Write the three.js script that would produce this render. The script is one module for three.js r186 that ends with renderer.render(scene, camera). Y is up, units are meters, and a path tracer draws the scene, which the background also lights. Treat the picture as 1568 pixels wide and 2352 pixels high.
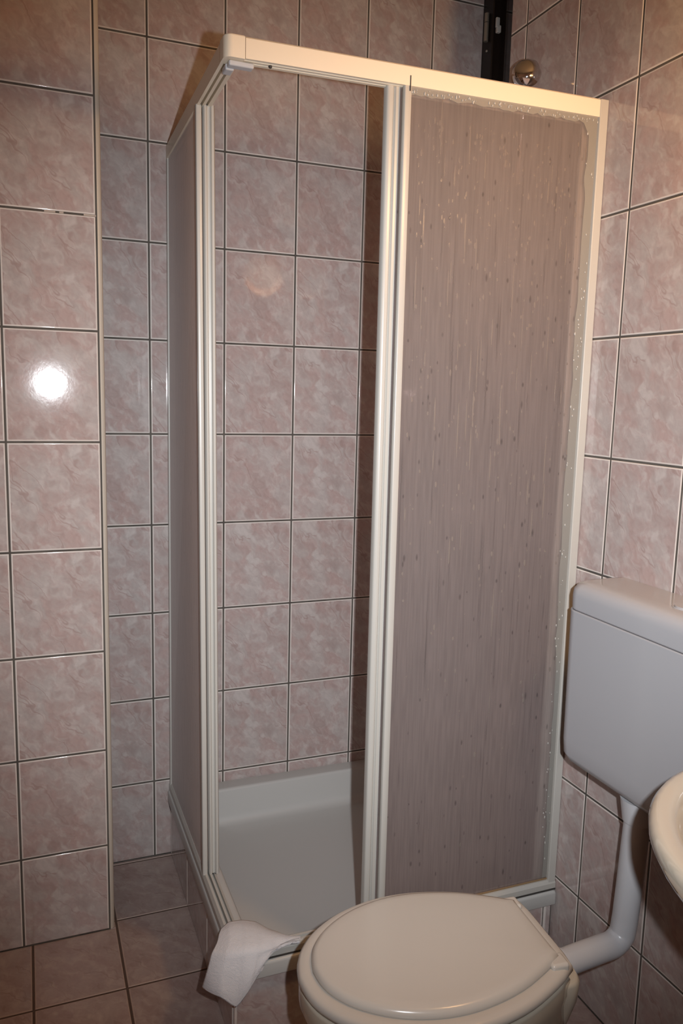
import * as THREE from 'three';
import { RoundedBoxGeometry } from 'three/addons/geometries/RoundedBoxGeometry.js';
import { mergeGeometries, toCreasedNormals } from 'three/addons/utils/BufferGeometryUtils.js';

// ---------------------------------------------------------------- camera, light, exposure
const scene = new THREE.Scene();
scene.background = new THREE.Color(0x000000);
const camera = new THREE.PerspectiveCamera(65.42, 1568 / 2352, 0.02, 30);
camera.position.set(0.0011, 1.3575, 2.2137);
camera.rotation.order = 'YXZ';
camera.rotation.set(-0.14635, -0.37773, 0.02512);
scene.add(camera);

const renderer = new THREE.WebGLRenderer({ antialias: true });
renderer.toneMapping = THREE.LinearToneMapping;
renderer.toneMappingExposure = 1.0;
renderer.shadowMap.enabled = true;

// the camera's flash, beside the lens (portrait grip)
const FLASH = new THREE.Vector3(0.108, 1.375, 2.19);
const flash = new THREE.SpotLight(new THREE.Color(0.95, 0.985, 1.03), 10.8, 0, 0.735, 1.0, 2);
flash.position.copy(FLASH);
flash.target.position.set(0.77, 1.10, 0.5);
flash.castShadow = true; flash.shadow.radius = 0.5;
flash.shadow.mapSize.set(2048, 2048); flash.shadow.camera.near = 0.05; flash.shadow.camera.far = 6; flash.shadow.bias = -0.0005;
scene.add(flash, flash.target);

// ---------------------------------------------------------------- helpers
const V = (x, y, z) => new THREE.Vector3(x, y, z);
function rng(seed) { let s = seed >>> 0; return () => { s = (s + 0x6D2B79F5) | 0; let t = Math.imul(s ^ (s >>> 15), 1 | s); t = (t + Math.imul(t ^ (t >>> 7), 61 | t)) ^ t; return ((t ^ (t >>> 14)) >>> 0) / 4294967296; }; }
function makeNoise(seed) {
  const r = rng(seed), N = 64, g = new Float32Array(N * N); for (let i = 0; i < g.length; i++) g[i] = r();
  return (x, y) => {
    const xi = Math.floor(x), yi = Math.floor(y); let fx = x - xi, fy = y - yi; fx = fx * fx * (3 - 2 * fx); fy = fy * fy * (3 - 2 * fy);
    const a = (i, j) => g[((j % N + N) % N) * N + ((i % N + N) % N)];
    return (a(xi, yi) * (1 - fx) + a(xi + 1, yi) * fx) * (1 - fy) + (a(xi, yi + 1) * (1 - fx) + a(xi + 1, yi + 1) * fx) * fy;
  };
}
const fbm = (n, x, y, o) => { let s = 0, a = 0.5, t = 0; for (let i = 0; i < o; i++) { s += a * n(x, y); t += a; x = x * 2.03 + 7.1; y = y * 2.03 + 3.7; a *= 0.55; } return s / t; };
const clamp01 = (v) => Math.max(0, Math.min(1, v));
const sstep = (a, b, v) => { const t = clamp01((v - a) / (b - a)); return t * t * (3 - 2 * t); };
function dataTex(w, h, fn, srgb) {
  const d = new Uint8Array(w * h * 4), o = [0, 0, 0];
  for (let j = 0; j < h; j++) for (let i = 0; i < w; i++) { fn(i, j, o); const k = (j * w + i) * 4; d[k] = clamp01(o[0] / 255) * 255; d[k + 1] = clamp01(o[1] / 255) * 255; d[k + 2] = clamp01(o[2] / 255) * 255; d[k + 3] = 255; }
  const t = new THREE.DataTexture(d, w, h); t.magFilter = THREE.LinearFilter; t.minFilter = THREE.LinearMipmapLinearFilter; t.generateMipmaps = true;
  t.wrapS = t.wrapT = THREE.RepeatWrapping; if (srgb) t.colorSpace = THREE.SRGBColorSpace; t.needsUpdate = true; return t;
}
const used = {};
function nm(name) { const k = used[name] = (used[name] ?? -1) + 1; return k ? `${name}_${String(k).padStart(3, '0')}` : name; }
function mesh(name, geo, mat, parent) { const m = new THREE.Mesh(geo, mat); m.name = parent && parent !== scene ? name : nm(name); m.castShadow = m.receiveShadow = true; (parent || scene).add(m); return m; }
function thing(name, label, category, pos = [0, 0, 0]) { const g = new THREE.Group(); g.name = nm(name); g.position.set(...pos); g.userData = { label, category }; scene.add(g); return g; }
function structure(name, label, category) { const g = new THREE.Group(); g.name = name; g.userData = { kind: 'structure', label, category }; scene.add(g); return g; }
function box(x0, y0, z0, x1, y1, z1, r = 0) {
  const w = x1 - x0, h = y1 - y0, d = z1 - z0;
  const g = r ? new RoundedBoxGeometry(w, h, d, 3, Math.min(r, w / 2.01, h / 2.01, d / 2.01)) : new THREE.BoxGeometry(w, h, d);
  g.translate((x0 + x1) / 2, (y0 + y1) / 2, (z0 + z1) / 2); return g;
}
// closed loft through rings of equal point counts
function loft(rings, { capStart = true, capEnd = true, closed = true } = {}) {
  const n = rings[0].length, pos = [], idx = [];
  rings.forEach((r) => r.forEach((p) => pos.push(p.x, p.y, p.z)));
  const m = closed ? n : n - 1;
  for (let k = 0; k < rings.length - 1; k++) for (let i = 0; i < m; i++) { const a = k * n + i, b = k * n + (i + 1) % n, c = a + n, d = b + n; idx.push(a, b, d, a, d, c); }
  const cap = (k, flip) => { const c = V(0, 0, 0); rings[k].forEach((p) => c.add(p)); c.multiplyScalar(1 / n); const ci = pos.length / 3; pos.push(c.x, c.y, c.z); for (let i = 0; i < n; i++) { const a = k * n + i, b = k * n + (i + 1) % n; flip ? idx.push(ci, b, a) : idx.push(ci, a, b); } };
  if (capStart) cap(0, true); if (capEnd) cap(rings.length - 1, false);
  const g = new THREE.BufferGeometry(); g.setAttribute('position', new THREE.Float32BufferAttribute(pos, 3)); g.setIndex(idx); g.computeVertexNormals();
  g.setAttribute('uv', new THREE.Float32BufferAttribute(new Float32Array(pos.length / 3 * 2), 2)); return g;
}
// extrude a 2D profile (list of [a,b]) between two end frames: P(a,b) at each end
function sweepProfile(profile, frames) {
  const rings = frames.map((f) => profile.map(([a, b]) => f.o.clone().addScaledVector(f.u, a).addScaledVector(f.v, b)));
  const g = loft(rings).toNonIndexed(); g.computeVertexNormals(); return g;
}
function roundedProfile(a0, b0, a1, b1, r, n = 4) {
  const p = [], c = [[a1 - r, b0 + r, -Math.PI / 2], [a1 - r, b1 - r, 0], [a0 + r, b1 - r, Math.PI / 2], [a0 + r, b0 + r, Math.PI]];
  for (const [x, y, t] of c) for (let i = 0; i <= n; i++) { const th = t + (i / n) * Math.PI / 2; p.push([x + r * Math.cos(th), y + r * Math.sin(th)]); }
  return p;
}
function sweepSmooth(profile, frames) { return toCreasedNormals(loft(frames.map((f) => profile.map(([a, b]) => f.o.clone().addScaledVector(f.u, a).addScaledVector(f.v, b)))), 0.7); }

// ---------------------------------------------------------------- materials
const PW = 0.2025, PH = 0.2512, GAP = 0.0036;
// printed marble glaze of one 20 x 25 cm tile, pale rounded edge included
function tileTexture(seed, cols, edge) {
  const W = 512, H = 640, n = makeNoise(seed), n2 = makeNoise(seed + 11), n3 = makeNoise(seed + 23);
  const [base, pink, pale, vein] = cols;
  return dataTex(W, H, (i, j, o) => {
    const x = i / W * 20, y = (1 - j / H) * 25;                    // cm, y down
    const wx = x + 2.2 * (fbm(n2, x * 0.35, y * 0.35, 3) - 0.5), wy = y + 2.2 * (fbm(n3, x * 0.35 + 9, y * 0.35, 3) - 0.5);
    const a = wx * 0.80 - wy * 0.60, b = wx * 0.60 + wy * 0.80;    // b runs along the diagonal grain
    const cloud = fbm(n, a * 0.30, b * 0.22, 4), cl2 = fbm(n2, a * 0.62 + 20, b * 0.40 + 5, 4), cl3 = fbm(n3, a * 0.42 + 50, b * 0.30 + 15, 3), fine = fbm(n3, a * 1.9, b * 1.2, 3);
    const p = sstep(0.25, 0.75, cloud), q = sstep(0.42, 0.80, cl2), d = sstep(0.45, 0.80, cl3), f = (fine - 0.5) * 14;
    const rid = 1 - Math.abs(fbm(n3, a * 0.30 + 3, b * 0.06, 3) - 0.5) * 2, gate = sstep(0.42, 0.62, fbm(n, x * 0.22 + 30, y * 0.22, 2));
    const vv = sstep(0.955, 0.992, rid) * gate * 0.5, vl = sstep(0.90, 0.94, rid) * (1 - sstep(0.94, 0.96, rid)) * gate * 0.18;
    const e = Math.min(x, 20 - x, y, 25 - y), ed = 1 - sstep(0.50, 0.57, e + (n2(x * 1.5, y * 1.5) - 0.5) * 0.06);
    for (let c = 0; c < 3; c++) { let v = base[c] + (pink[c] - base[c]) * p; v += (pale[c] - v) * q * 0.7; v += (vein[c] - v) * d * 0.35; v += f; v += (vein[c] - v) * vv + (pale[c] - v) * vl; v += (edge[c] - v) * ed * 0.92; o[c] = v; }
  }, true);
}
const wallCols = [[177, 167, 163], [176, 155, 150], [193, 185, 181], [154, 132, 127]];
const wallTex = [tileTexture(5, wallCols, [219, 211, 204]), tileTexture(77, wallCols, [219, 211, 204]), tileTexture(141, wallCols, [219, 211, 204])];
const floorCols = [[164, 146, 139], [156, 134, 127], [176, 159, 150], [138, 115, 108]];
const floorTex = [tileTexture(301, floorCols, [178, 156, 144]), tileTexture(409, floorCols, [178, 156, 144])];
const peel = (() => { const n = makeNoise(900); return dataTex(256, 256, (i, j, o) => { const v = 255 * fbm(n, i / 8, j / 8, 3); o[0] = o[1] = o[2] = v; }, false); })();
const wallMats = [], floorMats = [];
wallTex.forEach((t, k) => [0.97, 1.0].forEach((s, q) => wallMats.push(new THREE.MeshPhysicalMaterial({ name: 'wall tile glaze', map: t, color: new THREE.Color(s, s * (q ? 1 : 0.985), s * (q ? 1 : 0.98)), roughness: 0.06, bumpMap: peel, bumpScale: 0.00003, ior: 1.5 }))));
floorTex.forEach((t) => [0.96, 1.0].forEach((s) => floorMats.push(new THREE.MeshPhysicalMaterial({ name: 'floor tile glaze', map: t, color: new THREE.Color(s, s, s), roughness: 0.34, bumpMap: peel, bumpScale: 0.0002 }))));
const groutTex = (() => { const n = makeNoise(55); return dataTex(256, 256, (i, j, o) => { const f = 0.75 + 0.5 * fbm(n, i / 6, j / 6, 4); o[0] = 84 * f; o[1] = 79 * f; o[2] = 73 * f; }, true); })();
const grout = new THREE.MeshStandardMaterial({ name: 'grey grout', map: groutTex, roughness: 0.9 });
const floorGrout = new THREE.MeshStandardMaterial({ name: 'brown floor grout', color: 0x54443b, roughness: 0.9 });
const plaster = new THREE.MeshStandardMaterial({ name: 'painted ceiling', color: 0xa89f94, roughness: 0.9 });
const plainWall = new THREE.MeshStandardMaterial({ name: 'plain pink wall', color: 0xbba49f, roughness: 0.5 });
const enamel = new THREE.MeshPhysicalMaterial({ name: 'white powder coat', color: 0xb6b3ac, roughness: 0.3 });
const litRailEnamel = new THREE.MeshPhysicalMaterial({ name: 'rail enamel with painted lamp glow', color: 0xe9dcc6, roughness: 0.35 });  // brighter, warmer copy of the enamel: lamp light painted into the top rails
const plasticTrim = new THREE.MeshPhysicalMaterial({ name: 'cream plastic trim', color: 0xbdb5a9, roughness: 0.35 });
const acrylic = new THREE.MeshPhysicalMaterial({ name: 'white acrylic', color: 0xb9b8b4, roughness: 0.3 });
const ceramic = new THREE.MeshPhysicalMaterial({ name: 'white glazed ceramic', color: 0xb9b0a0, roughness: 0.08, clearcoat: 0.6, clearcoatRoughness: 0.05 });
const seatPlastic = new THREE.MeshPhysicalMaterial({ name: 'white seat plastic', color: 0xc0bab1, roughness: 0.22 });
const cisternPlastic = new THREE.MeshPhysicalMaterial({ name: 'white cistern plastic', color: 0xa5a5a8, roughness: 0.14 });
const pipePlastic = new THREE.MeshPhysicalMaterial({ name: 'white pipe plastic', color: 0xbbbcbf, roughness: 0.3 });
const chrome = new THREE.MeshPhysicalMaterial({ name: 'chrome', color: 0xd8d8d8, metalness: 1, roughness: 0.08 });
const darkWood = new THREE.MeshPhysicalMaterial({ name: 'dark stained wood', color: 0x1a110c, roughness: 0.4 });
const steel = new THREE.MeshPhysicalMaterial({ name: 'dull steel', color: 0xa39a8c, metalness: 0.6, roughness: 0.4 });
const rubber = new THREE.MeshStandardMaterial({ name: 'dark rubber seal', color: 0x3a3633, roughness: 0.7 });
const rust = new THREE.MeshStandardMaterial({ name: 'yellowed old sealant', color: 0x8a7050, roughness: 0.8 });

// ---------------------------------------------------------------- tiles
function tileGeometry(w, h, t, uv) {           // lies in xy, faces +z, origin at its lower left corner; uv = [u0,v0,u1,v1]
  const prof = [[0, 0, 1], [0, t - 0.0016, 0.9], [0.0006, t - 0.0005, 0.5], [0.0022, t, 0]];
  const pos = [], nor = [], uvs = [], idx = [], corner = (k, i) => [[i, i], [w - i, i], [w - i, h - i], [i, h - i]][k];
  const push = (x, y, z, nx, ny, nz) => { pos.push(x, y, z); const l = Math.hypot(nx, ny, nz); nor.push(nx / l, ny / l, nz / l); uvs.push(uv[0] + (uv[2] - uv[0]) * x / w, uv[1] + (uv[3] - uv[1]) * y / h); return pos.length / 3 - 1; };
  const out = [[0, -1], [1, 0], [0, 1], [-1, 0]];
  for (let s = 0; s < 4; s++) for (let k = 0; k < 3; k++) {
    const q = []; for (const kk of [k, k + 1]) for (const c of [s, (s + 1) % 4]) { const [ins, z, m] = prof[kk], [x, y] = corner(c, ins); q.push(push(x, y, z, out[s][0] * m, out[s][1] * m, 1 - m + 1e-4)); }
    idx.push(q[0], q[1], q[3], q[0], q[3], q[2]);
  }
  const f = [0, 1, 2, 3].map((c) => { const [x, y] = corner(c, prof[3][0]); return push(x, y, t, 0, 0, 1); });
  idx.push(f[0], f[1], f[2], f[0], f[2], f[3]);
  const g = new THREE.BufferGeometry(); g.setAttribute('position', new THREE.Float32BufferAttribute(pos, 3)); g.setAttribute('normal', new THREE.Float32BufferAttribute(nor, 3)); g.setAttribute('uv', new THREE.Float32BufferAttribute(uvs, 2)); g.setIndex(idx); return g;
}
const tileCache = {};
// lay tiles on a plane: origin o, axes U (across), W (up), N (out); grid lines u0+k*pu, w0+k*pw clipped to [ua,ub]x[wa,wb]
function layTiles(parent, { o, U, W, N, u0, w0, pu, pw, ua, ub, wa, wb, mats, t = 0.006, seed = 1, holes = [], gap = GAP }) {
  const r = rng(seed), M = new THREE.Matrix4().makeBasis(U, W, N);
  for (let k = Math.floor((ua - u0) / pu); u0 + k * pu < ub; k++) for (let l = Math.floor((wa - w0) / pw); w0 + l * pw < wb; l++) {
    const pick = mats[Math.floor(r() * mats.length)], tilt = (r() - 0.5) * 0.0012, tilt2 = (r() - 0.5) * 0.0012;
    const cells = [[Math.max(ua, u0 + k * pu + gap / 2), Math.max(wa, w0 + l * pw + gap / 2), Math.min(ub, u0 + (k + 1) * pu - gap / 2), Math.min(wb, w0 + (l + 1) * pw - gap / 2)]];
    let list = cells;
    for (const [ha, hb, hc, hd] of holes) {     // cut away a rectangle that reaches a border
      const next = [];
      for (const [a, b, c, d] of list) {
        if (c <= ha || a >= hc || d <= hb || b >= hd) { next.push([a, b, c, d]); continue; }
        if (b < hb) next.push([a, b, c, hb]);
        if (d > hd) next.push([a, hd, c, d]);
        if (a < ha) next.push([a, Math.max(b, hb), ha, Math.min(d, hd)]);
        if (c > hc) next.push([hc, Math.max(b, hb), c, Math.min(d, hd)]);
      }
      list = next;
    }
    for (const [a, b, c, d] of list) {
      if (c - a < 0.008 || d - b < 0.008) continue;
      const u = [(a - u0 - k * pu) / pu, (b - w0 - l * pw) / pw, (c - u0 - k * pu) / pu, (d - w0 - l * pw) / pw];
      const key = [c - a, d - b, ...u, t].map((v) => v.toFixed(4)).join();
      const g = tileCache[key] ??= tileGeometry(c - a, d - b, t, u);
      const m = mesh('tile', g, pick, parent);
      m.position.copy(o).addScaledVector(U, a).addScaledVector(W, b);
      m.quaternion.setFromRotationMatrix(M); m.rotateX(tilt); m.rotateY(tilt2);
    }
  }
}
const X = V(1, 0, 0), Y = V(0, 1, 0), Z = V(0, 0, 1), nX = V(-1, 0, 0), nZ = V(0, 0, -1);
const XR = 1.1435, CEIL = 2.62, XW = 1.29, ZP = 0.2898, XP = 0.172, T = 0.006, WINZ = 0.388, WINY = 2.02;

// back wall
const wallBack = structure('wall_back', 'pink marbled tile wall behind the shower', 'wall');
mesh('grout_bed', box(XP - 0.1, -0.05, -0.16, XW + 0.02, CEIL, -T + 0.0053), grout, wallBack);
layTiles(wallBack, { o: V(0, 0, -T), U: X, W: Y, N: Z, u0: 0.316, w0: 1.2383, pu: PW, pw: PH, ua: XP, ub: XW, wa: 0.002, wb: CEIL, mats: wallMats, seed: 3, holes: [[XR + 0.006, 0, 3, WINY - 0.01]] });

// right wall, with a window recess beside the corner
const wallRight = structure('wall_right', 'pink marbled tile wall on the right', 'wall');
mesh('grout_bed', box(XR + T - 0.0053, -0.05, WINZ, XR + 0.2, CEIL, 3.2), grout, wallRight);
mesh('grout_bed', box(XR + T - 0.0053, -0.05, -0.16, XR + 0.2, WINY, WINZ), grout, wallRight);
layTiles(wallRight, { o: V(XR + T, 0, 0), U: Z, W: Y, N: nX, u0: 0.4562, w0: 1.2375, pu: PW, pw: PH, ua: 0.001, ub: 2.1, wa: 0.002, wb: CEIL, mats: wallMats, seed: 8, holes: [[-1, WINY, WINZ, 5]] });

// pier on the left
const wallLeft = structure('wall_left', 'pink tiled pier on the left', 'wall');
mesh('grout_bed', box(-0.9, -0.05, -0.16, XP - 0.006, CEIL, ZP - T + 0.0053), grout, wallLeft);
layTiles(wallLeft, { o: V(0, 0, ZP - T), U: X, W: Y, N: Z, u0: -0.0417, w0: 1.2341, pu: PW, pw: PH, ua: -0.45, ub: 0.1608, wa: 0.002, wb: CEIL, mats: wallMats, seed: 21 });
{
  const patch = new THREE.MeshStandardMaterial({ name: 'pale filler in the joint', color: 0xb5a89c, roughness: 0.8 }), y = 1.2341 + 2 * PH;
  for (const [a, b] of [[0.134, 0.1600], [0.083, 0.092], [0.052, 0.075]]) mesh('joint_filler', box(a, y - 0.0018, ZP - 0.003, b, y + 0.0018, ZP - 0.0004), patch, wallLeft);
}
const trim1 = structure('trim_1', 'cream plastic corner trim on the left pier edge', 'trim');
{
  const p = []; for (let i = 0; i <= 6; i++) { const a = i / 6 * Math.PI / 2; p.push([Math.sin(a) * 0.0105, Math.cos(a) * 0.0105]); } p.push([0, 0]);
  const q = p.map(([a, b]) => [0.1625 + a, ZP - 0.0105 + b + 0.0012]);
  mesh('corner_bead', sweepSmooth(q, [{ o: V(0, 0.001, 0), u: X, v: Z }, { o: V(0, CEIL, 0), u: X, v: Z }]), plasticTrim, trim1);
}

// floor
const floor = structure('floor', 'pinkish brown tiled floor', 'floor');
mesh('grout_bed', box(-0.9, -0.08, -0.1, XR + 0.1, -0.0014, 3.2), floorGrout, floor);
layTiles(floor, { o: V(0, -T, 0), U: X, W: nZ, N: Y, u0: -0.022, w0: -0.512, pu: 0.2, pw: 0.25, ua: -0.55, ub: XR, wa: -1.9, wb: 0, mats: floorMats, seed: 31, gap: 0.0048, holes: [[-1, -ZP, XP - 0.01, 1]] });

// the rest of the closed room, out of view
const wallOuter = structure('wall_outer_left', 'plain wall out of view on the left', 'wall'); mesh('wall_panel', box(-0.98, -0.05, -0.16, -0.9, CEIL, 3.2), plainWall, wallOuter);
const wallFront = structure('wall_front', 'plain wall behind the viewpoint', 'wall'); mesh('wall_panel', box(-0.98, -0.05, 3.2, XR + 0.2, CEIL, 3.28), plainWall, wallFront);
const ceiling = structure('ceiling', 'ceiling above the shower', 'ceiling'); mesh('ceiling_panel', box(-0.98, CEIL, -0.16, XW + 0.4, CEIL + 0.06, 3.28), plaster, ceiling);

// window in the recess: dark frame, night outside
const win = structure('window_1', 'dark window frame in the recess high in the corner', 'window');
{
  const nightGlass = new THREE.MeshPhysicalMaterial({ name: 'window glass', color: 0xffffff, roughness: 0.02, transmission: 1, thickness: 0, ior: 1.5 });
  mesh('frame_stile', box(XW, WINY, -0.005, XW + 0.05, CEIL, 0.055, 0.004), darkWood, win);
  mesh('frame_stile', box(XW, WINY, 0.335, XW + 0.05, CEIL, WINZ + 0.02, 0.004), darkWood, win);
  mesh('frame_rail', box(XW, WINY, 0.055, XW + 0.05, WINY + 0.06, 0.335, 0.004), darkWood, win);
  mesh('frame_rail', box(XW, CEIL - 0.06, 0.055, XW + 0.05, CEIL, 0.335, 0.004), darkWood, win);
  mesh('pane', box(XW + 0.022, WINY + 0.05, 0.05, XW + 0.026, CEIL - 0.05, 0.34), nightGlass, win);
  const h = mesh('hinge', mergeGeometries([[2.386, 2.436], [2.438, 2.462]].map(([a, b]) => { const g = new THREE.CylinderGeometry(0.0068, 0.0068, b - a, 16); g.translate(XW - 0.007, (a + b) / 2, 0.03); return g; })), steel, win);
  h.userData.label = 'dull metal window hinge';
  const l = mesh('latch', mergeGeometries([box(XW - 0.012, 2.385, 0.088, XW + 0.001, 2.405, 0.100, 0.003), box(XW - 0.016, 2.397, 0.092, XW - 0.004, 2.425, 0.100, 0.003)]), enamel, win);
  l.userData.label = 'small white latch';
  mesh('screw', new THREE.SphereGeometry(0.004, 10, 8).translate(XW - 0.001, 2.362, 0.028), steel, win);
}
const sill = structure('trim_2', 'tiled window sill hidden in the recess', 'sill');
mesh('sill_slab', box(XR + 0.008, WINY - 0.04, 0.001, XW + 0.05, WINY, WINZ - 0.001), plasticTrim, sill);
const trim3 = structure('trim_3', 'dark night wall outside the window', 'wall');
mesh('outer_board', box(XW + 0.12, WINY - 0.1, -0.16, XW + 0.16, CEIL, WINZ + 0.1), darkWood, trim3);
mesh('outer_board', box(XW + 0.02, WINY - 0.1, -0.16, XW + 0.12, WINY - 0.04, WINZ + 0.1), darkWood, trim3);
mesh('outer_board', box(XR + 0.2, WINY - 0.1, WINZ, XW + 0.16, CEIL, WINZ + 0.1), darkWood, trim3);
mesh('outer_board', box(XW + 0.02, WINY - 0.1, -0.16, XW + 0.16, CEIL, -0.006), darkWood, trim3);

// ---------------------------------------------------------------- shower tray
const SX = 0.362, SZ = 0.772, LIP = 0.203, LIPB = 0.166;      // skirt planes, lip top and bottom
{
  const t = thing('shower_tray', 'low white shower tray with a tiled skirt in the corner', 'shower tray', [0.75, 0, 0.39]);
  const off = V(-0.75, 0, -0.39), put = (g) => g.translate(off.x, off.y, off.z);
  const x0 = SX - 0.008, x1 = XR - 0.001, z0 = 0.001, z1 = SZ + 0.016, N = 8;
  const ring = (ins, y, r) => { const a0 = x0 + ins[0], a1 = x1 - ins[1], b0 = z0 + ins[2], b1 = z1 - ins[3]; return roundedProfile(a0, b0, a1, b1, Math.max(r, 0.0005), N).map(([a, b]) => V(a, y, b)).reverse(); };
  const I = (d) => [d, d, d, d];
  const rings = [ring(I(0.004), LIPB, 0.004), ring(I(0), LIPB + 0.004, 0.006), ring(I(0), LIP - 0.007, 0.006), ring(I(0.002), LIP - 0.002, 0.006), ring(I(0.006), LIP, 0.006),
    ring([0.05, 0.05, 0.045, 0.05], LIP, 0.03), ring([0.056, 0.056, 0.050, 0.056], LIP - 0.002, 0.034), ring([0.060, 0.060, 0.054, 0.060], LIP - 0.008, 0.04), ring([0.072, 0.072, 0.064, 0.072], 0.13, 0.05), ring([0.080, 0.08, 0.072, 0.08], 0.112, 0.055), ring([0.096, 0.096, 0.09, 0.096], 0.103, 0.06), ring([0.14, 0.14, 0.14, 0.14], 0.100, 0.06)];
  mesh('basin', put(loft(rings, { capStart: false })), acrylic, t);
  const drain = new THREE.CylinderGeometry(0.03, 0.03, 0.004, 32); drain.translate(0.98, 0.1015, 0.16);
  mesh('drain', put(drain), chrome, t);
  const skirt = mesh('skirt', put(mergeGeometries([box(SX + 0.0035, 0.001, 0.001, SX + 0.03, LIPB + 0.002, SZ - 0.0035), box(SX + 0.03, 0.001, SZ - 0.03, XR, LIPB + 0.002, SZ - 0.0035)])), grout, t);
  layTiles(skirt, { o: V(SX + T, 0, 0).add(off), U: Z, W: Y, N: nX, u0: 0.012, w0: -0.088, pu: 0.25, pw: 0.255, ua: 0.001, ub: SZ - 0.0025, wa: 0.002, wb: LIPB, mats: wallMats, seed: 41 });
  layTiles(skirt, { o: V(0, 0, SZ - T).add(off), U: X, W: Y, N: Z, u0: SX, w0: -0.088, pu: 0.2525, pw: 0.255, ua: SX + 0.001, ub: XR - 0.004, wa: 0.002, wb: LIPB, mats: wallMats, seed: 43 });
}

// ---------------------------------------------------------------- shower enclosure
const frostTex = (() => {                            // fine vertical water streaks and dots on ribbed plastic
  const W = 1024, H = 2048, n = makeNoise(61), m = makeNoise(62), h = new Float32Array(W * H), r = rng(17);
  for (let j = 0; j < H; j++) for (let i = 0; i < W; i++) h[j * W + i] = 0.5 + 0.30 * (n(i / 2.2, j / 34) - 0.5) + 0.22 * (m(i / 1.6, j / 3.0) - 0.5) + 0.16 * (n(i / 7 + 9, j / 130 + 4) - 0.5);
  const col = new Float32Array(W * H).fill(1);
  for (let k = 0; k < 210; k++) {                   // runs of water
    let x = r() * W, y0 = r() * H, len = 60 + r() * r() * 520, w = 0.8 + r() * 1.3, s = 0.05 + 0.10 * r();
    for (let y = 0; y < len; y++) { const yy = Math.floor(y0 + y); if (yy >= H) break; x += (r() - 0.5) * 0.25; const f = Math.sin(Math.PI * Math.min(1, y / len)); for (let d = -2; d <= 2; d++) { const xx = Math.round(x) + d; if (xx < 0 || xx >= W) continue; const q = Math.exp(-(d * d) / (w * w)) * f; h[yy * W + xx] += 0.35 * q; col[yy * W + xx] -= s * q; } }
  }
  for (let k = 0; k < 420; k++) {                   // drops
    const x = r() * W, y = r() * H, a = 1.6 + r() * 2.2, b = a * (1.6 + r() * 1.6), s = 0.12 + 0.16 * r();
    for (let dy = -Math.ceil(b); dy <= b; dy++) for (let dx = -Math.ceil(a); dx <= a; dx++) { const q = 1 - (dx * dx) / (a * a) - (dy * dy) / (b * b); if (q <= 0) continue; const xx = Math.round(x) + dx, yy = Math.round(y) + dy; if (xx < 0 || yy < 0 || xx >= W || yy >= H) continue; h[yy * W + xx] += 0.5 * Math.sqrt(q); col[yy * W + xx] -= s * q; }
  }
  return [dataTex(W, H, (i, j, o) => { o[0] = o[1] = o[2] = 255 * h[j * W + i] * 0.8; }, false), dataTex(W, H, (i, j, o) => { const c = Math.max(0, col[j * W + i]) * (0.96 + 0.08 * n(i / 3, j / 60)); o[0] = 222 * c; o[1] = 213 * c; o[2] = 211 * c; }, true)];
})();
const frost = new THREE.MeshPhysicalMaterial({ name: 'frosted ribbed plastic', map: frostTex[1], roughness: 0.70, transmission: 0.92, side: THREE.DoubleSide, thickness: 0, ior: 1.45, bumpMap: frostTex[0], bumpScale: 0.0006 });
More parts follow.
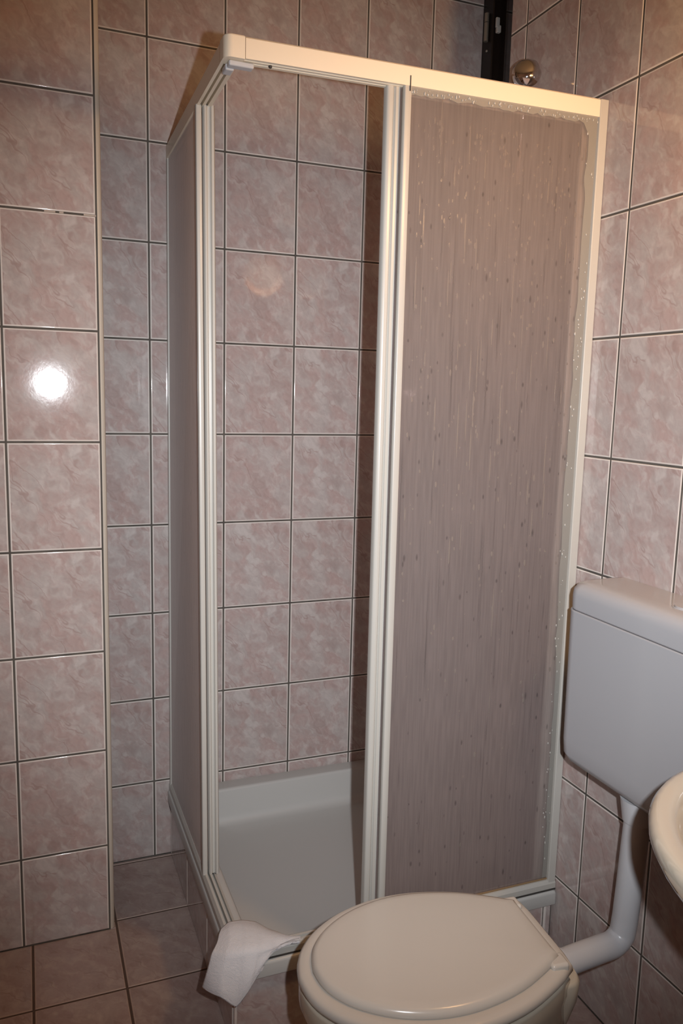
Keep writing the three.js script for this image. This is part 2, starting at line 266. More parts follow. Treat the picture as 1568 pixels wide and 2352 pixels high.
{
  const t = thing('shower_enclosure', 'white framed corner shower enclosure with frosted panels, both sliding doors open', 'shower cabin', [0.75, LIP, 0.39]);
  const O = t.position, rel = (g) => g.translate(-O.x, -O.y, -O.z);
  const add = (name, g, m, p = t) => mesh(name, rel(g), m, p);
  // key points; the frame stands a little out of square
  const yL = 1.962, yR = 1.974, yB = 1.988, ZF = 0.776;
  const xb0 = SX - 0.002, xt0 = 0.362, xt1 = 0.336;                 // left side: bottom, top back, top front
  const yTop = (x) => yL + (yR - yL) * (x - xt1) / (XR - xt1);
  const yTopL = (z) => yB + (yL - yB) * z / ZF, xTopL = (z) => xt0 + (xt1 - xt0) * z / ZF;
  const pane = (c) => {                                              // four corners of a thin glazing sheet, uv in metres
    const g = new THREE.BufferGeometry(), p = [], uv = [], w = c[0].distanceTo(c[1]), h = c[0].distanceTo(c[3]), q = [[0, 0], [w / 0.9, 0], [w / 0.9, h / 1.8], [0, h / 1.8]];
    for (const k of [0, 1, 2, 0, 2, 3]) { p.push(c[k].x, c[k].y, c[k].z); uv.push(...q[k]); }
    g.setAttribute('position', new THREE.Float32BufferAttribute(p, 3)); g.setAttribute('uv', new THREE.Float32BufferAttribute(uv, 2)); g.computeVertexNormals(); return g;
  };
  const frontPane = (x0, x1, y0, z, th) => pane([V(x0, y0, z), V(x1, y0, z), V(x1, yTop(x1) - 0.03, z), V(x0, yTop(x0) - 0.03, z), V(x0, y0, z - th), V(x1, y0, z - th), V(x1, yTop(x1) - 0.03, z - th), V(x0, yTop(x0) - 0.03, z - th)]);
  const leftPane = (z0, z1, y0, dx, th) => { const a = xb0 + dx, q = (z) => xTopL(z) + dx, y = (z) => yTopL(z) - 0.03; return pane([V(a, y0, z0), V(a, y0, z1), V(q(z1), y(z1), z1), V(q(z0), y(z0), z0), V(a + th, y0, z0), V(a + th, y0, z1), V(q(z1) + th, y(z1), z1), V(q(z0) + th, y(z0), z0)]); };
  // --- top rails: hollow section with a groove below
  const railProf = [[-0.030, -0.036], [-0.022, -0.036], [-0.022, -0.022], [-0.017, -0.022], [-0.017, -0.036], [-0.011, -0.036], [-0.011, -0.022], [-0.006, -0.022], [-0.006, -0.036], [0, -0.036], [0, -0.003], [-0.003, 0], [-0.027, 0], [-0.030, -0.003]];
  add('top_rail', sweepProfile(railProf, [{ o: V(xt1 + 0.037, yTop(xt1 + 0.037), ZF), u: Z, v: Y }, { o: V(XR - 0.001, yTop(XR), ZF), u: Z, v: Y }]), litRailEnamel);
  add('top_rail', sweepProfile(railProf.map(([a, b]) => [a, b]), [{ o: V(xTopL(0.002), yTopL(0.002), 0.002), u: nX, v: Y }, { o: V(xTopL(ZF - 0.037), yTopL(ZF - 0.037), ZF - 0.037), u: nX, v: Y }]), litRailEnamel);
  { // rounded corner cap joining the two rails
    const p = []; const R = 0.014; for (let i = 0; i <= 8; i++) { const a = Math.PI + i / 8 * Math.PI / 2; p.push([xt1 + R + R * Math.cos(a), ZF - R - R * Math.sin(a)]); }
    p.push([xt1 + 0.036, ZF], [xt1 + 0.036, ZF - 0.030], [xt1 + 0.030, ZF - 0.036], [xt1, ZF - 0.036]);
    const g = loft([p.map(([a, b]) => V(a, yL - 0.0365, b)), p.map(([a, b]) => V(a, yL - 0.001, b)), p.map(([a, b]) => V(xt1 + 0.018 + (a - xt1 - 0.018) * 0.93, yL + 0.001, ZF - 0.018 + (b - ZF + 0.018) * 0.93))]).toNonIndexed(); g.computeVertexNormals();
    const cap = add('corner_cap', g, litRailEnamel);
    const br = mesh('bracket', mergeGeometries([box(xt1 + 0.010, yL - 0.046, ZF - 0.028, xt1 + 0.055, yL - 0.037, ZF - 0.010, 0.003), box(xt1 + 0.008, yL - 0.048, ZF - 0.055, xt1 + 0.024, yL - 0.037, ZF - 0.028, 0.003)]).translate(-O.x, -O.y, -O.z), pipePlastic, cap);
    br.userData.label = 'grey plastic corner bracket';
    mesh('screw', new THREE.SphereGeometry(0.0035, 8, 6).translate(xt1 + 0.085 - O.x, yL - 0.036 - O.y, ZF - 0.014 - O.z), rubber, cap);
  }
  // --- bottom rails on the tray lip
  const botProf = [[-0.032, 0], [0, 0], [0, 0.016], [-0.005, 0.024], [-0.010, 0.024], [-0.010, 0.012], [-0.015, 0.012], [-0.015, 0.026], [-0.020, 0.026], [-0.020, 0.012], [-0.026, 0.012], [-0.026, 0.022], [-0.032, 0.018]];
  add('bottom_rail', sweepProfile(botProf, [{ o: V(xb0 + 0.03, LIP, ZF + 0.004), u: Z, v: Y }, { o: V(XR - 0.001, LIP, ZF + 0.004), u: Z, v: Y }]), enamel);
  add('bottom_rail', sweepProfile(botProf, [{ o: V(xb0 - 0.002, LIP, 0.002), u: nX, v: Y }, { o: V(xb0 - 0.002, LIP, ZF + 0.002), u: nX, v: Y }]), enamel);
  add('seal_line', box(xb0 + 0.012, LIP + 0.0003, ZF + 0.0042, XR - 0.002, LIP + 0.0035, ZF + 0.0062), rubber);
  // --- wall profiles
  add('wall_profile', box(XR - 0.021, LIP + 0.001, ZF - 0.034, XR - 0.0005, yTop(XR) - 0.001, ZF + 0.002, 0.002), enamel);
  add('wall_profile', box(XR - 0.052, LIP + 0.02, ZF - 0.026, XR - 0.020, yTop(XR) - 0.03, ZF - 0.0135, 0.002), enamel);
  add('wall_profile', loft([[V(xb0, LIP + 0.001, 0.0005), V(xb0 + 0.02, LIP + 0.001, 0.0005), V(xb0 + 0.02, LIP + 0.001, 0.018), V(xb0, LIP + 0.001, 0.018)], [V(xt0, yB - 0.01, 0.0005), V(xt0 + 0.02, yB - 0.01, 0.0005), V(xt0 + 0.02, yB - 0.01, 0.018), V(xt0, yB - 0.01, 0.018)]]).toNonIndexed(), enamel).geometry.computeVertexNormals();
  // --- front: fixed panel and its post, sliding door behind it
  const xm = 0.684;
  const fp = add('fixed_panel', frontPane(xm + 0.008, XR - 0.018, LIP + 0.02, ZF - 0.006, 0.004), frost);
  const xmT = xm - 0.006, xmB = xm - 0.002;                          // posts lean by a few millimetres
  const post = (name, p, z, y0, y1, mat = enamel, parent = t) => mesh(name, sweepSmooth(p, [{ o: V(xmB, y0, z), u: X, v: Z }, { o: V(xmT, y1, z), u: X, v: Z }]).translate(-O.x, -O.y, -O.z), mat, parent);
  mesh('panel_post', sweepSmooth(roundedProfile(0, -0.014, 0.0145, 0, 0.002), [{ o: V(xmB, LIP + 0.018, ZF - 0.001), u: X, v: Z }, { o: V(xmT, yTop(xm) - 0.03, ZF - 0.001), u: X, v: Z }]).translate(-O.x, -O.y, -O.z), enamel, fp);
  const sd = add('sliding_door', frontPane(xm - 0.01, XR - 0.03, LIP + 0.022, ZF - 0.020, 0.004), frost);
  const ribs = [[0, -0.012], [0.028, -0.012], [0.028, 0.001], [0.0265, 0.0035], [0.0225, 0.0045], [0.0185, 0.0035], [0.0172, 0.0005], [0.0158, -0.0012], [0.0144, 0.0008], [0.012, 0.0045], [0.0065, 0.0058], [0.002, 0.0042], [0, 0.0008]].map(([a, b]) => [a - 0.030, b]);
  post('handle_profile', ribs, ZF - 0.018, LIP + 0.022, yTop(xm) - 0.034, enamel, sd);
  add('seal_line', box(xm + 0.0095 - 0.006, yTop(xm) - 0.045, ZF - 0.002, xm + 0.0115 - 0.006, yTop(xm) - 0.018, ZF + 0.0008), rubber);
  // water drops and short runs clinging to the front of the fixed panel
  {
    const drop = new THREE.SphereGeometry(1, 12, 8), K = 420, im = new THREE.InstancedMesh(drop, new THREE.MeshPhysicalMaterial({ name: 'clear water', color: 0x7a706a, roughness: 0.12, ior: 1.33, specularIntensity: 0.25 }), K), r = rng(4242), M = new THREE.Matrix4();
    for (let k = 0; k < K; k++) {
      const run = r() < 0.13, x = xm + 0.025 + r() * (XR - 0.03 - xm - 0.025), y = LIP + 0.08 + (1 - r() * r()) * 1.60, a = run ? 0.0011 + r() * 0.0010 : 0.0009 + r() * 0.0018, h = run ? 0.012 + r() * 0.05 : a * (1.2 + r() * 1.8);
      M.makeScale(a, h, a * 0.09); M.setPosition(x - O.x, Math.min(y, 1.88) - O.y, ZF - 0.0058 - O.z); im.setMatrixAt(k, M);
    }
    im.name = 'water_drops'; im.castShadow = im.receiveShadow = true; im.userData = { kind: 'stuff', label: 'water drops and runs on the frosted panel' }; fp.add(im);
  }
  // smeared grey sealant with bubbles along the top and right edge of the fixed panel
  {
    const n = makeNoise(812), sh = new THREE.Shape(), xr = XR - 0.0205, yt = (x) => yTop(x) - 0.0355; const xl = xm + 0.006, inner = [];
    sh.moveTo(xl, yt(xl)); sh.lineTo(xr, yt(xr)); sh.lineTo(xr, LIP + 0.03);
    for (let i = 0; i <= 120; i++) { const y = LIP + 0.03 + (1.90 - LIP - 0.03) * i / 120; sh.lineTo(xr - 0.009 - 0.006 * n(i / 3, 1) - 0.010 * sstep(0.1, 0.6, i / 120), y); }
    for (let i = 0; i <= 70; i++) { const x = xr - 0.034 - (xr - 0.034 - xl) * i / 70; sh.lineTo(x, yt(x) - 0.010 - 0.006 * n(i / 2, 7)); }
    const g = new THREE.ExtrudeGeometry(sh, { depth: 0.0004, bevelEnabled: false, curveSegments: 1 }); g.translate(0, 0, ZF - 0.0059);
    add('edge_sealant', g, new THREE.MeshPhysicalMaterial({ name: 'clear grey sealant', color: 0xb3afa8, roughness: 0.6, transmission: 0.5, thickness: 0, ior: 1.4 }), fp);
    const r = rng(99), K = 170, im = new THREE.InstancedMesh(new THREE.SphereGeometry(1, 10, 7), new THREE.MeshPhysicalMaterial({ name: 'sealant bubble', color: 0xb4b2ac, roughness: 0.2 }), K), M = new THREE.Matrix4();
    for (let k = 0; k < K; k++) { const side = k % 2, x = side ? xr - 0.004 - r() * 0.02 : xl + r() * (xr - xl), y = side ? LIP + 0.05 + r() * 1.66 : yt(x) - 0.003 - r() * 0.008, a = 0.0006 + r() * 0.0011; M.makeScale(a, a * (1.2 + r()), a * 0.7); M.setPosition(x - O.x, y - O.y, ZF - 0.0046 - O.z); im.setMatrixAt(k, M); }
    im.name = 'sealant_bubbles'; im.castShadow = im.receiveShadow = true; im.userData = { kind: 'stuff', label: 'tiny bubbles in the edge sealant' }; fp.add(im);
  }
  // strip of yellowed sealant under the fixed panel
  add('sealant_strip', box(xm + 0.02, LIP + 0.0215, ZF - 0.0105, XR - 0.02, LIP + 0.0275, ZF - 0.0045, 0.001), rust);
  add('rail_gasket', loft([[V(xm + 0.012, yTop(xm) - 0.05, ZF - 0.0175), V(xm + 0.012, yTop(xm) - 0.035, ZF - 0.0175), V(xm + 0.012, yTop(xm) - 0.035, ZF - 0.0125), V(xm + 0.012, yTop(xm) - 0.05, ZF - 0.0125)], [V(XR - 0.022, yTop(XR) - 0.05, ZF - 0.0175), V(XR - 0.022, yTop(XR) - 0.035, ZF - 0.0175), V(XR - 0.022, yTop(XR) - 0.035, ZF - 0.0125), V(XR - 0.022, yTop(XR) - 0.05, ZF - 0.0125)]]).toNonIndexed(), enamel).geometry.computeVertexNormals();
  // --- left: fixed panel and post, sliding door inside
  const zl = 0.487;
  const lf = add('fixed_panel', leftPane(0.012, zl - 0.002, LIP + 0.02, 0.004, 0.004), frost);
  const lpost = (p, z, y0, y1, parent) => { const k = (y) => (y - LIP) / (yTopL(z) - LIP), xx = (y) => xb0 + (xTopL(z) - xb0) * k(y); const m = mesh(p === 0 ? 'panel_post' : 'handle_profile', sweepSmooth(p === 0 ? roundedProfile(-0.002, -0.016, 0.0095, 0, 0.002) : [[0.0125, -0.016], [0.036, -0.016], [0.036, -0.001], [0.0335, 0.002], [0.029, 0.002], [0.0265, -0.0035], [0.021, -0.004], [0.018, 0.0015], [0.0145, 0.0015], [0.0125, -0.001]], [{ o: V(xx(y0), y0, z), u: X, v: Z }, { o: V(xx(y1), y1, z), u: X, v: Z }]).translate(-O.x, -O.y, -O.z), enamel, parent); return m; };
  lpost(0, zl, LIP + 0.022, yTopL(zl) - 0.034, lf);
  const ls = add('sliding_door', leftPane(0.03, zl - 0.006, LIP + 0.022, 0.020, 0.004), frost);
  lpost(1, zl + 0.004, LIP + 0.024, yTopL(zl) - 0.034, ls);
}

// ---------------------------------------------------------------- toilet
{
  const AX = V(0.413, 0, 1.096), DIR = V(0.416, 0, 0.034), L = DIR.length(); DIR.normalize(); const SIDE = V(-DIR.z, 0, DIR.x);
  const half = [[0, 0], [0.012, 0.031], [0.04, 0.058], [0.1, 0.089], [0.2, 0.119], [0.3, 0.137], [0.42, 0.148], [0.54, 0.149], [0.66, 0.141], [0.78, 0.126], [0.9, 0.102], [1, 0.078]];
  const hw = (s) => { for (let i = 1; i < half.length; i++) if (s <= half[i][0]) { const [a, b] = half[i - 1], [c, d] = half[i], u = (s - a) / (c - a); const a0 = half[Math.max(0, i - 2)], d0 = half[Math.min(half.length - 1, i + 1)]; const m0 = i > 1 ? (d - a0[1]) / (c - a0[0]) * (c - a) : (d - b), m1 = i < half.length - 1 ? (d0[1] - b) / (d0[0] - a) * (c - a) : (d - b); const u2 = u * u, u3 = u2 * u; return (2 * u3 - 3 * u2 + 1) * b + (u3 - 2 * u2 + u) * (i > 1 ? m0 : (d - b) * 1.6) + (-2 * u3 + 3 * u2) * d + (u3 - u2) * m1; } return half.at(-1)[1]; };
  const outline = []; { const N = 34; const ss = []; for (let i = 0; i <= N; i++) ss.push(1 - Math.cos(i / N * Math.PI / 2)); for (let i = N; i >= 0; i--) outline.push([ss[i] * L, hw(ss[i])]); for (let i = 1; i <= N; i++) outline.push([ss[i] * L, -hw(ss[i])]); const e = hw(1); for (let i = 1; i < 8; i++) outline.push([L, -e + 2 * e * i / 8]); }
  const cen = [L * 0.55, 0];
  // outline grown by d along its normals
  const grown = (d, grow = 1) => outline.map(([s, w], i) => { const n = outline.length, a = outline[(i + n - 1) % n], b = outline[(i + 1) % n]; let tx = b[0] - a[0], ty = b[1] - a[1]; const l = Math.hypot(tx, ty) || 1; let nx = ty / l, ny = -tx / l; if (nx * (s - cen[0]) + ny * (w - cen[1]) < 0) { nx = -nx; ny = -ny; } return [s + nx * d * grow, w + ny * d]; });
  const ringAt = (o, y, shiftX = 0) => o.map(([s, w]) => AX.clone().addScaledVector(DIR, s + shiftX).addScaledVector(SIDE, w).setY(y));
  const base = V(0.66, 0, 1.11), t = thing('toilet', 'white floor standing toilet with its lid closed', 'toilet', [base.x, 0, base.z]);
  const put = (g) => g.translate(-base.x, 0, -base.z);
  const scaleO = (o, f, c = cen) => o.map(([s, w]) => [c[0] + (s - c[0]) * f, c[1] + (w - c[1]) * f]);
  // bowl
  const foot = (cx, a, b) => outline.map(([s, w]) => { const th = Math.atan2(w / 0.14, (s - cen[0]) / (L / 2)); return [cx + Math.cos(th) * a, Math.sin(th) * b]; });
  const blend = (A, B, k) => A.map(([s, w], i) => [s + (B[i][0] - s) * k, w + (B[i][1] - w) * k]);
  const rim = grown(0.016), ft = foot(0.29, 0.19, 0.105);
  const inner = scaleO(outline, 0.72);
  mesh('bowl', put(loft([ringAt(scaleO(ft, 0.96, [0.29, 0]), 0.001), ringAt(ft, 0.012), ringAt(ft, 0.06), ringAt(blend(ft, rim, 0.12), 0.14), ringAt(blend(ft, rim, 0.45), 0.22), ringAt(blend(ft, rim, 0.8), 0.29), ringAt(blend(ft, rim, 0.97), 0.335), ringAt(grown(0.019), 0.352), ringAt(grown(0.019), 0.378), ringAt(grown(0.015), 0.385), ringAt(inner, 0.385), ringAt(scaleO(inner, 0.95), 0.37), ringAt(scaleO(inner, 0.5), 0.22)])), ceramic, t);
  // rear deck with the flush inlet
  const deck = (a, b, y) => roundedProfile(L - 0.05, -a, L + b, a, 0.03, 5).map(([s, w]) => AX.clone().addScaledVector(DIR, s).addScaledVector(SIDE, w).setY(y)).reverse();
  mesh('rear_deck', put(loft([deck(0.06, 0.01, 0.1), deck(0.075, 0.03, 0.25), deck(0.092, 0.045, 0.33), deck(0.094, 0.046, 0.365), deck(0.088, 0.04, 0.374)])), ceramic, t);
  // seat ring: rounded, carries the lid
  const seatO = (d) => grown(d, 1);
  mesh('seat', put(loft([ringAt(seatO(0.004), 0.3855), ringAt(seatO(0.019), 0.389), ringAt(seatO(0.0225), 0.396), ringAt(seatO(0.021), 0.404), ringAt(seatO(0.016), 0.4085), ringAt(seatO(0.006), 0.4095), ringAt(scaleO(outline, 0.6), 0.4095)])), seatPlastic, t);
  // lid: raised, soft edge step
  mesh('lid', put(loft([ringAt(seatO(-0.004), 0.4100), ringAt(seatO(-0.0015), 0.4112), ringAt(seatO(-0.002), 0.417), ringAt(seatO(-0.006), 0.4225), ringAt(seatO(-0.012), 0.4243), ringAt(scaleO(outline, 0.85), 0.4262), ringAt(scaleO(outline, 0.5), 0.4282)])), seatPlastic, t);
  for (const w of [-0.078, 0.082]) {
    const g = box(-0.022, 0, -0.016, 0.012, 0.030, 0.016, 0.006); g.rotateY(-Math.atan2(DIR.z, DIR.x)); const p = AX.clone().addScaledVector(DIR, L - 0.004).addScaledVector(SIDE, w); g.translate(p.x, 0.388, p.z);
    mesh('hinge', put(g), seatPlastic, t);
  }
}

// ---------------------------------------------------------------- cistern and flush pipe
{
  const x0 = 1.018, x1 = XR - 0.0006, z0 = 0.902, z1 = 1.42, yb = 0.612, ys = 0.938, yt = 0.998, zc = (z0 + z1) / 2;
  const t = thing('cistern', 'white plastic toilet cistern mounted on the tiled wall', 'cistern', [x1, yb, zc]);
  const put = (g) => g.translate(-x1, -yb, -zc);
  const plan = (ins, r, y) => { const p = [], a0 = x0 + ins, b0 = z0 + ins, b1 = z1 - ins, n = 10; p.push(V(x1, y, b0)); for (let i = 0; i <= n; i++) { const a = i / n * Math.PI / 2; p.push(V(a0 + r - r * Math.sin(a), y, b0 + r - r * Math.cos(a))); } for (let i = 0; i <= n; i++) { const a = i / n * Math.PI / 2; p.push(V(a0 + r - r * Math.cos(a), y, b1 - r + r * Math.sin(a))); } p.push(V(x1, y, b1)); return p; };
  const bodyR = 0.034;
  mesh('body', put(loft([plan(0.03, bodyR, yb), plan(0.012, bodyR, yb + 0.006), plan(0.004, bodyR, yb + 0.02), plan(0.0022, bodyR, yb + 0.05), plan(0.0004, bodyR, ys - 0.004), plan(0, bodyR, ys - 0.002), plan(0.0006, bodyR, ys - 0.0004), plan(0.004, bodyR, ys + 0.0006)])), cisternPlastic, t);
  mesh('lid', put(loft([plan(0.0026, bodyR, ys + 0.0002), plan(0.0022, bodyR, ys + 0.004), plan(0.0015, bodyR, yt - 0.030), plan(0.003, bodyR, yt - 0.017), plan(0.009, bodyR, yt - 0.007), plan(0.018, bodyR, yt - 0.002), plan(0.03, bodyR, yt)])), cisternPlastic, t);
  const b = mesh('push_button', put(mergeGeometries([new THREE.CylinderGeometry(0.022, 0.023, 0.003, 40).translate(1.085, yt + 0.0016, zc), new THREE.TorusGeometry(0.0255, 0.0012, 8, 40).rotateX(Math.PI / 2).translate(1.085, yt + 0.0004, zc)])), cisternPlastic, t);
  b.userData.label = 'round white flush button';
}
{
  const P = [V(1.066, 0.611, 1.106), V(1.0665, 0.525, 1.101), V(1.067, 0.39, 1.094), V(1.0665, 0.346, 1.0915), V(1.062, 0.319, 1.091), V(1.044, 0.305, 1.092), V(1.01, 0.303, 1.094), V(0.95, 0.304, 1.100), V(0.880, 0.306, 1.109)];
  const t = thing('flush_pipe', 'white plastic flush pipe bending from the cistern to the toilet', 'pipe', [1.0665, 0.33, 1.09]);
  const put = (g) => g.translate(-1.0665, -0.33, -1.09);
  const curve = new THREE.CatmullRomCurve3(P, false, 'centripetal');
  mesh('tube', put(new THREE.TubeGeometry(curve, 90, 0.0248, 28, false)), pipePlastic, t);
  mesh('collar', put(new THREE.CylinderGeometry(0.036, 0.029, 0.045, 32).translate(1.066, 0.589, 1.105)), pipePlastic, t);
  const rb = new THREE.CylinderGeometry(0.030, 0.030, 0.03, 28).rotateZ(Math.PI / 2).rotateY(0.12).translate(0.895, 0.3055, 1.1075);
  mesh('rubber_sleeve', put(rb), pipePlastic, t);
}

// ---------------------------------------------------------------- washbasin
{
  const cx = 0.905, cz = 1.665, yr = 0.845, N = 72;
  const t = thing('washbasin', 'cream white ceramic washbasin edge at the right border', 'washbasin', [XR, yr - 0.2, cz]);
  const put = (g) => g.translate(-XR, -(yr - 0.2), -cz);
  const ring = (ax, az, y, sh = 0, e = 1.9) => { const p = []; for (let i = 0; i < N; i++) { const a = -i / N * Math.PI * 2, c = Math.cos(a), s = Math.sin(a); p.push(V(Math.min(XR - 0.001, cx + sh + Math.sign(c) * Math.pow(Math.abs(c), 2 / e) * ax), y, cz + Math.sign(s) * Math.pow(Math.abs(s), 2 / e) * az)); } return p; };
  mesh('bowl', put(loft([ring(0.09, 0.09, yr - 0.175, 0.08), ring(0.15, 0.15, yr - 0.15, 0.05), ring(0.20, 0.20, yr - 0.105, 0.03), ring(0.235, 0.245, yr - 0.058), ring(0.250, 0.263, yr - 0.036), ring(0.257, 0.271, yr - 0.022), ring(0.258, 0.272, yr - 0.010), ring(0.253, 0.267, yr - 0.002), ring(0.246, 0.260, yr), ring(0.232, 0.245, yr - 0.001), ring(0.224, 0.236, yr - 0.006), ring(0.217, 0.228, yr - 0.018), ring(0.190, 0.198, yr - 0.075), ring(0.13, 0.14, yr - 0.118), ring(0.05, 0.05, yr - 0.132)])), ceramic, t);
  mesh('wall_flange', put(box(XR - 0.11, yr - 0.12, cz - 0.16, XR - 0.0006, yr - 0.012, cz + 0.16, 0.015)), ceramic, t);
}

// ---------------------------------------------------------------- hand shower high on the right wall
{
  const t = thing('hand_shower', 'chrome hand shower showing above the enclosure rail', 'hand shower', [XR, 1.98, 0.5]);
  const put = (g) => g.translate(-XR, -1.98, -0.5);
  const c = V(1.082, 2.088, 0.558), back = V(-0.62, 0.45, 0.64).normalize();
  const pts = [[0.0, 0.024], [0.012, 0.0235], [0.022, 0.020], [0.030, 0.012], [0.033, 0.0], [0.0335, -0.006], [0.032, -0.010], [0.0, -0.010]].map(([r, y]) => new THREE.Vector2(Math.max(r, 1e-4), y));
  const q = new THREE.Quaternion().setFromUnitVectors(Y, back);
  const lathe = new THREE.LatheGeometry(pts.slice().reverse(), 40); lathe.applyQuaternion(q); lathe.translate(c.x, c.y, c.z);
  mesh('head', put(lathe), chrome, t);
  const hc = new THREE.CatmullRomCurve3([c.clone().addScaledVector(back, 0.004), V(1.09, 2.055, 0.548), V(1.098, 2.00, 0.53), V(1.106, 1.93, 0.512), V(1.11, 1.86, 0.503)]);
  mesh('handle', put(new THREE.TubeGeometry(hc, 30, 0.0105, 16, false)), chrome, t);
  mesh('wall_bracket', put(mergeGeometries([new THREE.CylinderGeometry(0.02, 0.02, 0.03, 24).rotateZ(Math.PI / 2).translate(XR - 0.0155, 1.985, 0.525), new THREE.CylinderGeometry(0.015, 0.013, 0.034, 24).translate(1.1, 1.985, 0.526)])), chrome, t);
}

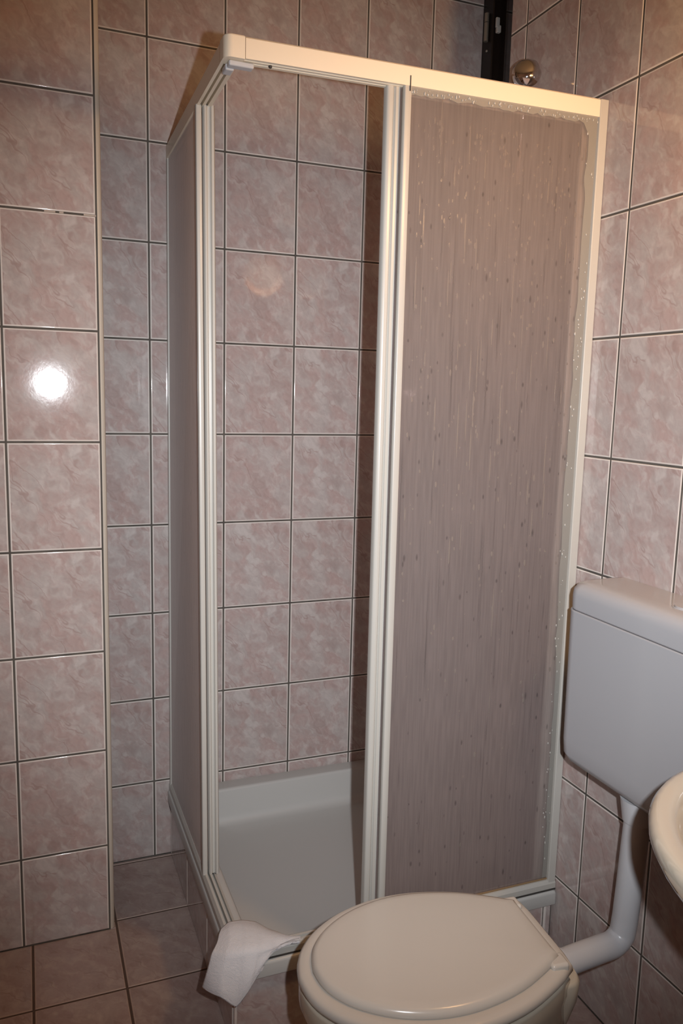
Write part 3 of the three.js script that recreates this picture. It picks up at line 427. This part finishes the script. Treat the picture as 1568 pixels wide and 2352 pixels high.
// ---------------------------------------------------------------- white cloth over the corner of the tray
{
  // rows run from the inner edge over the sill to the hanging hem; columns from the left side round to the front
  const rows = [
    [V(0.352, 0.2345, 0.70), V(0.372, 0.236, 0.685), V(0.400, 0.233, 0.683), V(0.428, 0.228, 0.692), V(0.455, 0.224, 0.722), V(0.482, 0.222, 0.748), V(0.506, 0.221, 0.766)],
    [V(0.345, 0.2345, 0.712), V(0.366, 0.243, 0.712), V(0.394, 0.243, 0.715), V(0.424, 0.240, 0.727), V(0.450, 0.236, 0.745), V(0.478, 0.232, 0.762), V(0.505, 0.2305, 0.772)],
    [V(0.335, 0.232, 0.735), V(0.358, 0.243, 0.745), V(0.388, 0.245, 0.752), V(0.418, 0.243, 0.758), V(0.446, 0.239, 0.767), V(0.474, 0.2345, 0.774), V(0.503, 0.231, 0.778)],
    [V(0.320, 0.222, 0.752), V(0.345, 0.234, 0.776), V(0.378, 0.238, 0.788), V(0.410, 0.237, 0.790), V(0.440, 0.234, 0.788), V(0.468, 0.231, 0.786), V(0.499, 0.2285, 0.785)],
  ];
  const hem = [V(0.300, 0.158, 0.757), V(0.328, 0.160, 0.803), V(0.357, 0.139, 0.814), V(0.388, 0.176, 0.812), V(0.416, 0.211, 0.805), V(0.448, 0.2315, 0.788), V(0.498, 0.232, 0.779)];
  for (const k of [0.22, 0.5, 0.8, 1]) rows.push(rows[3].map((p, i) => p.clone().lerp(hem[i], k).add(V(-0.004, 0, 0.010).multiplyScalar(k < 1 ? (1 - k) * 1.6 * k * (i < 5 ? 1 : 0.3) : 0))));
  const curves = rows.map((r) => new THREE.CatmullRomCurve3(r, false, 'catmullrom', 0.22)), NU = 48, NV = 40, grid = [], n = makeNoise(700);
  const cols = []; for (let i = 0; i <= NU; i++) cols.push(new THREE.CatmullRomCurve3(curves.map((c) => c.getPoint(i / NU))));
  for (let j = 0; j <= NV; j++) for (let i = 0; i <= NU; i++) { const p = cols[i].getPoint(j / NV); const hang = sstep(0.35, 0.8, j / NV), fold = (Math.sin(i / NU * 15 + 0.6) * 0.004 + Math.sin(i / NU * 31) * 0.0012) * hang * (1 - i / NU) + (n(i / 5, j / 6) - 0.5) * 0.003; p.x -= fold * 0.35; p.z += fold; grid.push(p); }
  const mk = (d) => { const g = new THREE.BufferGeometry(), pos = [], idx = [], uv = []; const w = NU + 1; grid.forEach((p, k) => { pos.push(p.x, p.y, p.z); uv.push((k % w) / NU * 0.22, Math.floor(k / w) / NV * 0.2); }); for (let j = 0; j < NV; j++) for (let i = 0; i < NU; i++) { const a = j * w + i; idx.push(a, a + w, a + 1, a + 1, a + w, a + w + 1); } g.setAttribute('position', new THREE.Float32BufferAttribute(pos, 3)); g.setAttribute('uv', new THREE.Float32BufferAttribute(uv, 2)); g.setIndex(idx); g.computeVertexNormals(); return g; };
  const top = mk(), P = top.attributes.position, Nn = top.attributes.normal, K = P.count, w = NU + 1, TH = 0.0035;
  const pos = [...P.array], uv = [...top.attributes.uv.array, ...top.attributes.uv.array], idx = [...top.index.array];
  for (let k = 0; k < K; k++) pos.push(P.getX(k) - Nn.getX(k) * TH, P.getY(k) - Nn.getY(k) * TH, P.getZ(k) - Nn.getZ(k) * TH);
  for (let k = 0; k < top.index.count; k += 3) idx.push(top.index.array[k] + K, top.index.array[k + 2] + K, top.index.array[k + 1] + K);
  const edge = []; for (let i = 0; i < NU; i++) edge.push(i); for (let j = 0; j < NV; j++) edge.push(j * w + NU); for (let i = NU; i > 0; i--) edge.push(NV * w + i); for (let j = NV; j > 0; j--) edge.push(j * w);
  for (let e = 0; e < edge.length; e++) { const a = edge[e], b = edge[(e + 1) % edge.length]; idx.push(a, b, b + K, a, b + K, a + K); }
  const g = new THREE.BufferGeometry(); g.setAttribute('position', new THREE.Float32BufferAttribute(pos, 3)); g.setAttribute('uv', new THREE.Float32BufferAttribute(uv, 2)); g.setIndex(idx); g.computeVertexNormals(); g.translate(-0.40, -0.13, -0.76);
  const terry = (() => { const q = makeNoise(710); const t = dataTex(256, 256, (i, j, o) => { o[0] = o[1] = o[2] = 255 * (0.35 + 0.5 * q(i / 1.6, j / 1.6) + 0.3 * (q(i / 9, j / 9) - 0.5)); }, false); t.repeat.set(9, 9); return t; })();
  const m = mesh('cloth', g, new THREE.MeshPhysicalMaterial({ name: 'white terry cotton', color: 0xd9d9dc, roughness: 0.95, sheen: 0.3, sheenRoughness: 0.6, bumpMap: terry, bumpScale: 0.0012 }));
  m.position.set(0.40, 0.13, 0.76); m.userData = { label: 'white cotton cloth draped over the corner of the shower tray', category: 'towel' };
}

// ---------------------------------------------------------------- lamp above the basin (out of view, warm bulb) and the flash unit
{
  const p = V(1.035, 1.88, 1.43), t = thing('wall_lamp', 'warm globe wall lamp above the washbasin, out of the picture', 'lamp', [XR, 1.90, 1.43]);
  mesh('base_plate', new THREE.CylinderGeometry(0.05, 0.055, 0.02, 32).rotateZ(Math.PI / 2).translate(-0.0105, 0, 0), enamel, t);
  mesh('arm', new THREE.CylinderGeometry(0.03, 0.03, 0.012, 24).rotateZ(Math.PI / 2).translate(-0.026, 0, 0), chrome, t);
  mesh('globe', new THREE.SphereGeometry(0.08, 32, 20).translate(p.x - XR, 0, 0), new THREE.MeshStandardMaterial({ name: 'lit warm globe', color: 0xfff0d8, emissive: new THREE.Color(1.0, 0.62, 0.28), emissiveIntensity: 5, roughness: 0.4 }), t);
  const l = new THREE.PointLight(new THREE.Color(1.0, 0.55, 0.23), 1.12, 0, 2); l.position.copy(p); l.castShadow = true; l.shadow.radius = 4; l.shadow.bias = -0.001; scene.add(l);
}
{
  const t = thing('flash_unit', 'small camera flash beside the viewpoint, out of the picture', 'flash', [FLASH.x, FLASH.y, FLASH.z + 0.03]);
  mesh('housing', box(-0.02, -0.03, 0, 0.02, 0.03, 0.03, 0.004), rubber, t);
  mesh('window', box(-0.014, -0.022, -0.003, 0.014, 0.022, 0.0005), new THREE.MeshStandardMaterial({ name: 'flash window', color: 0xffffff, emissive: 0xeaf2ff, emissiveIntensity: 4, roughness: 0.3 }), t);
}

renderer.render(scene, camera);
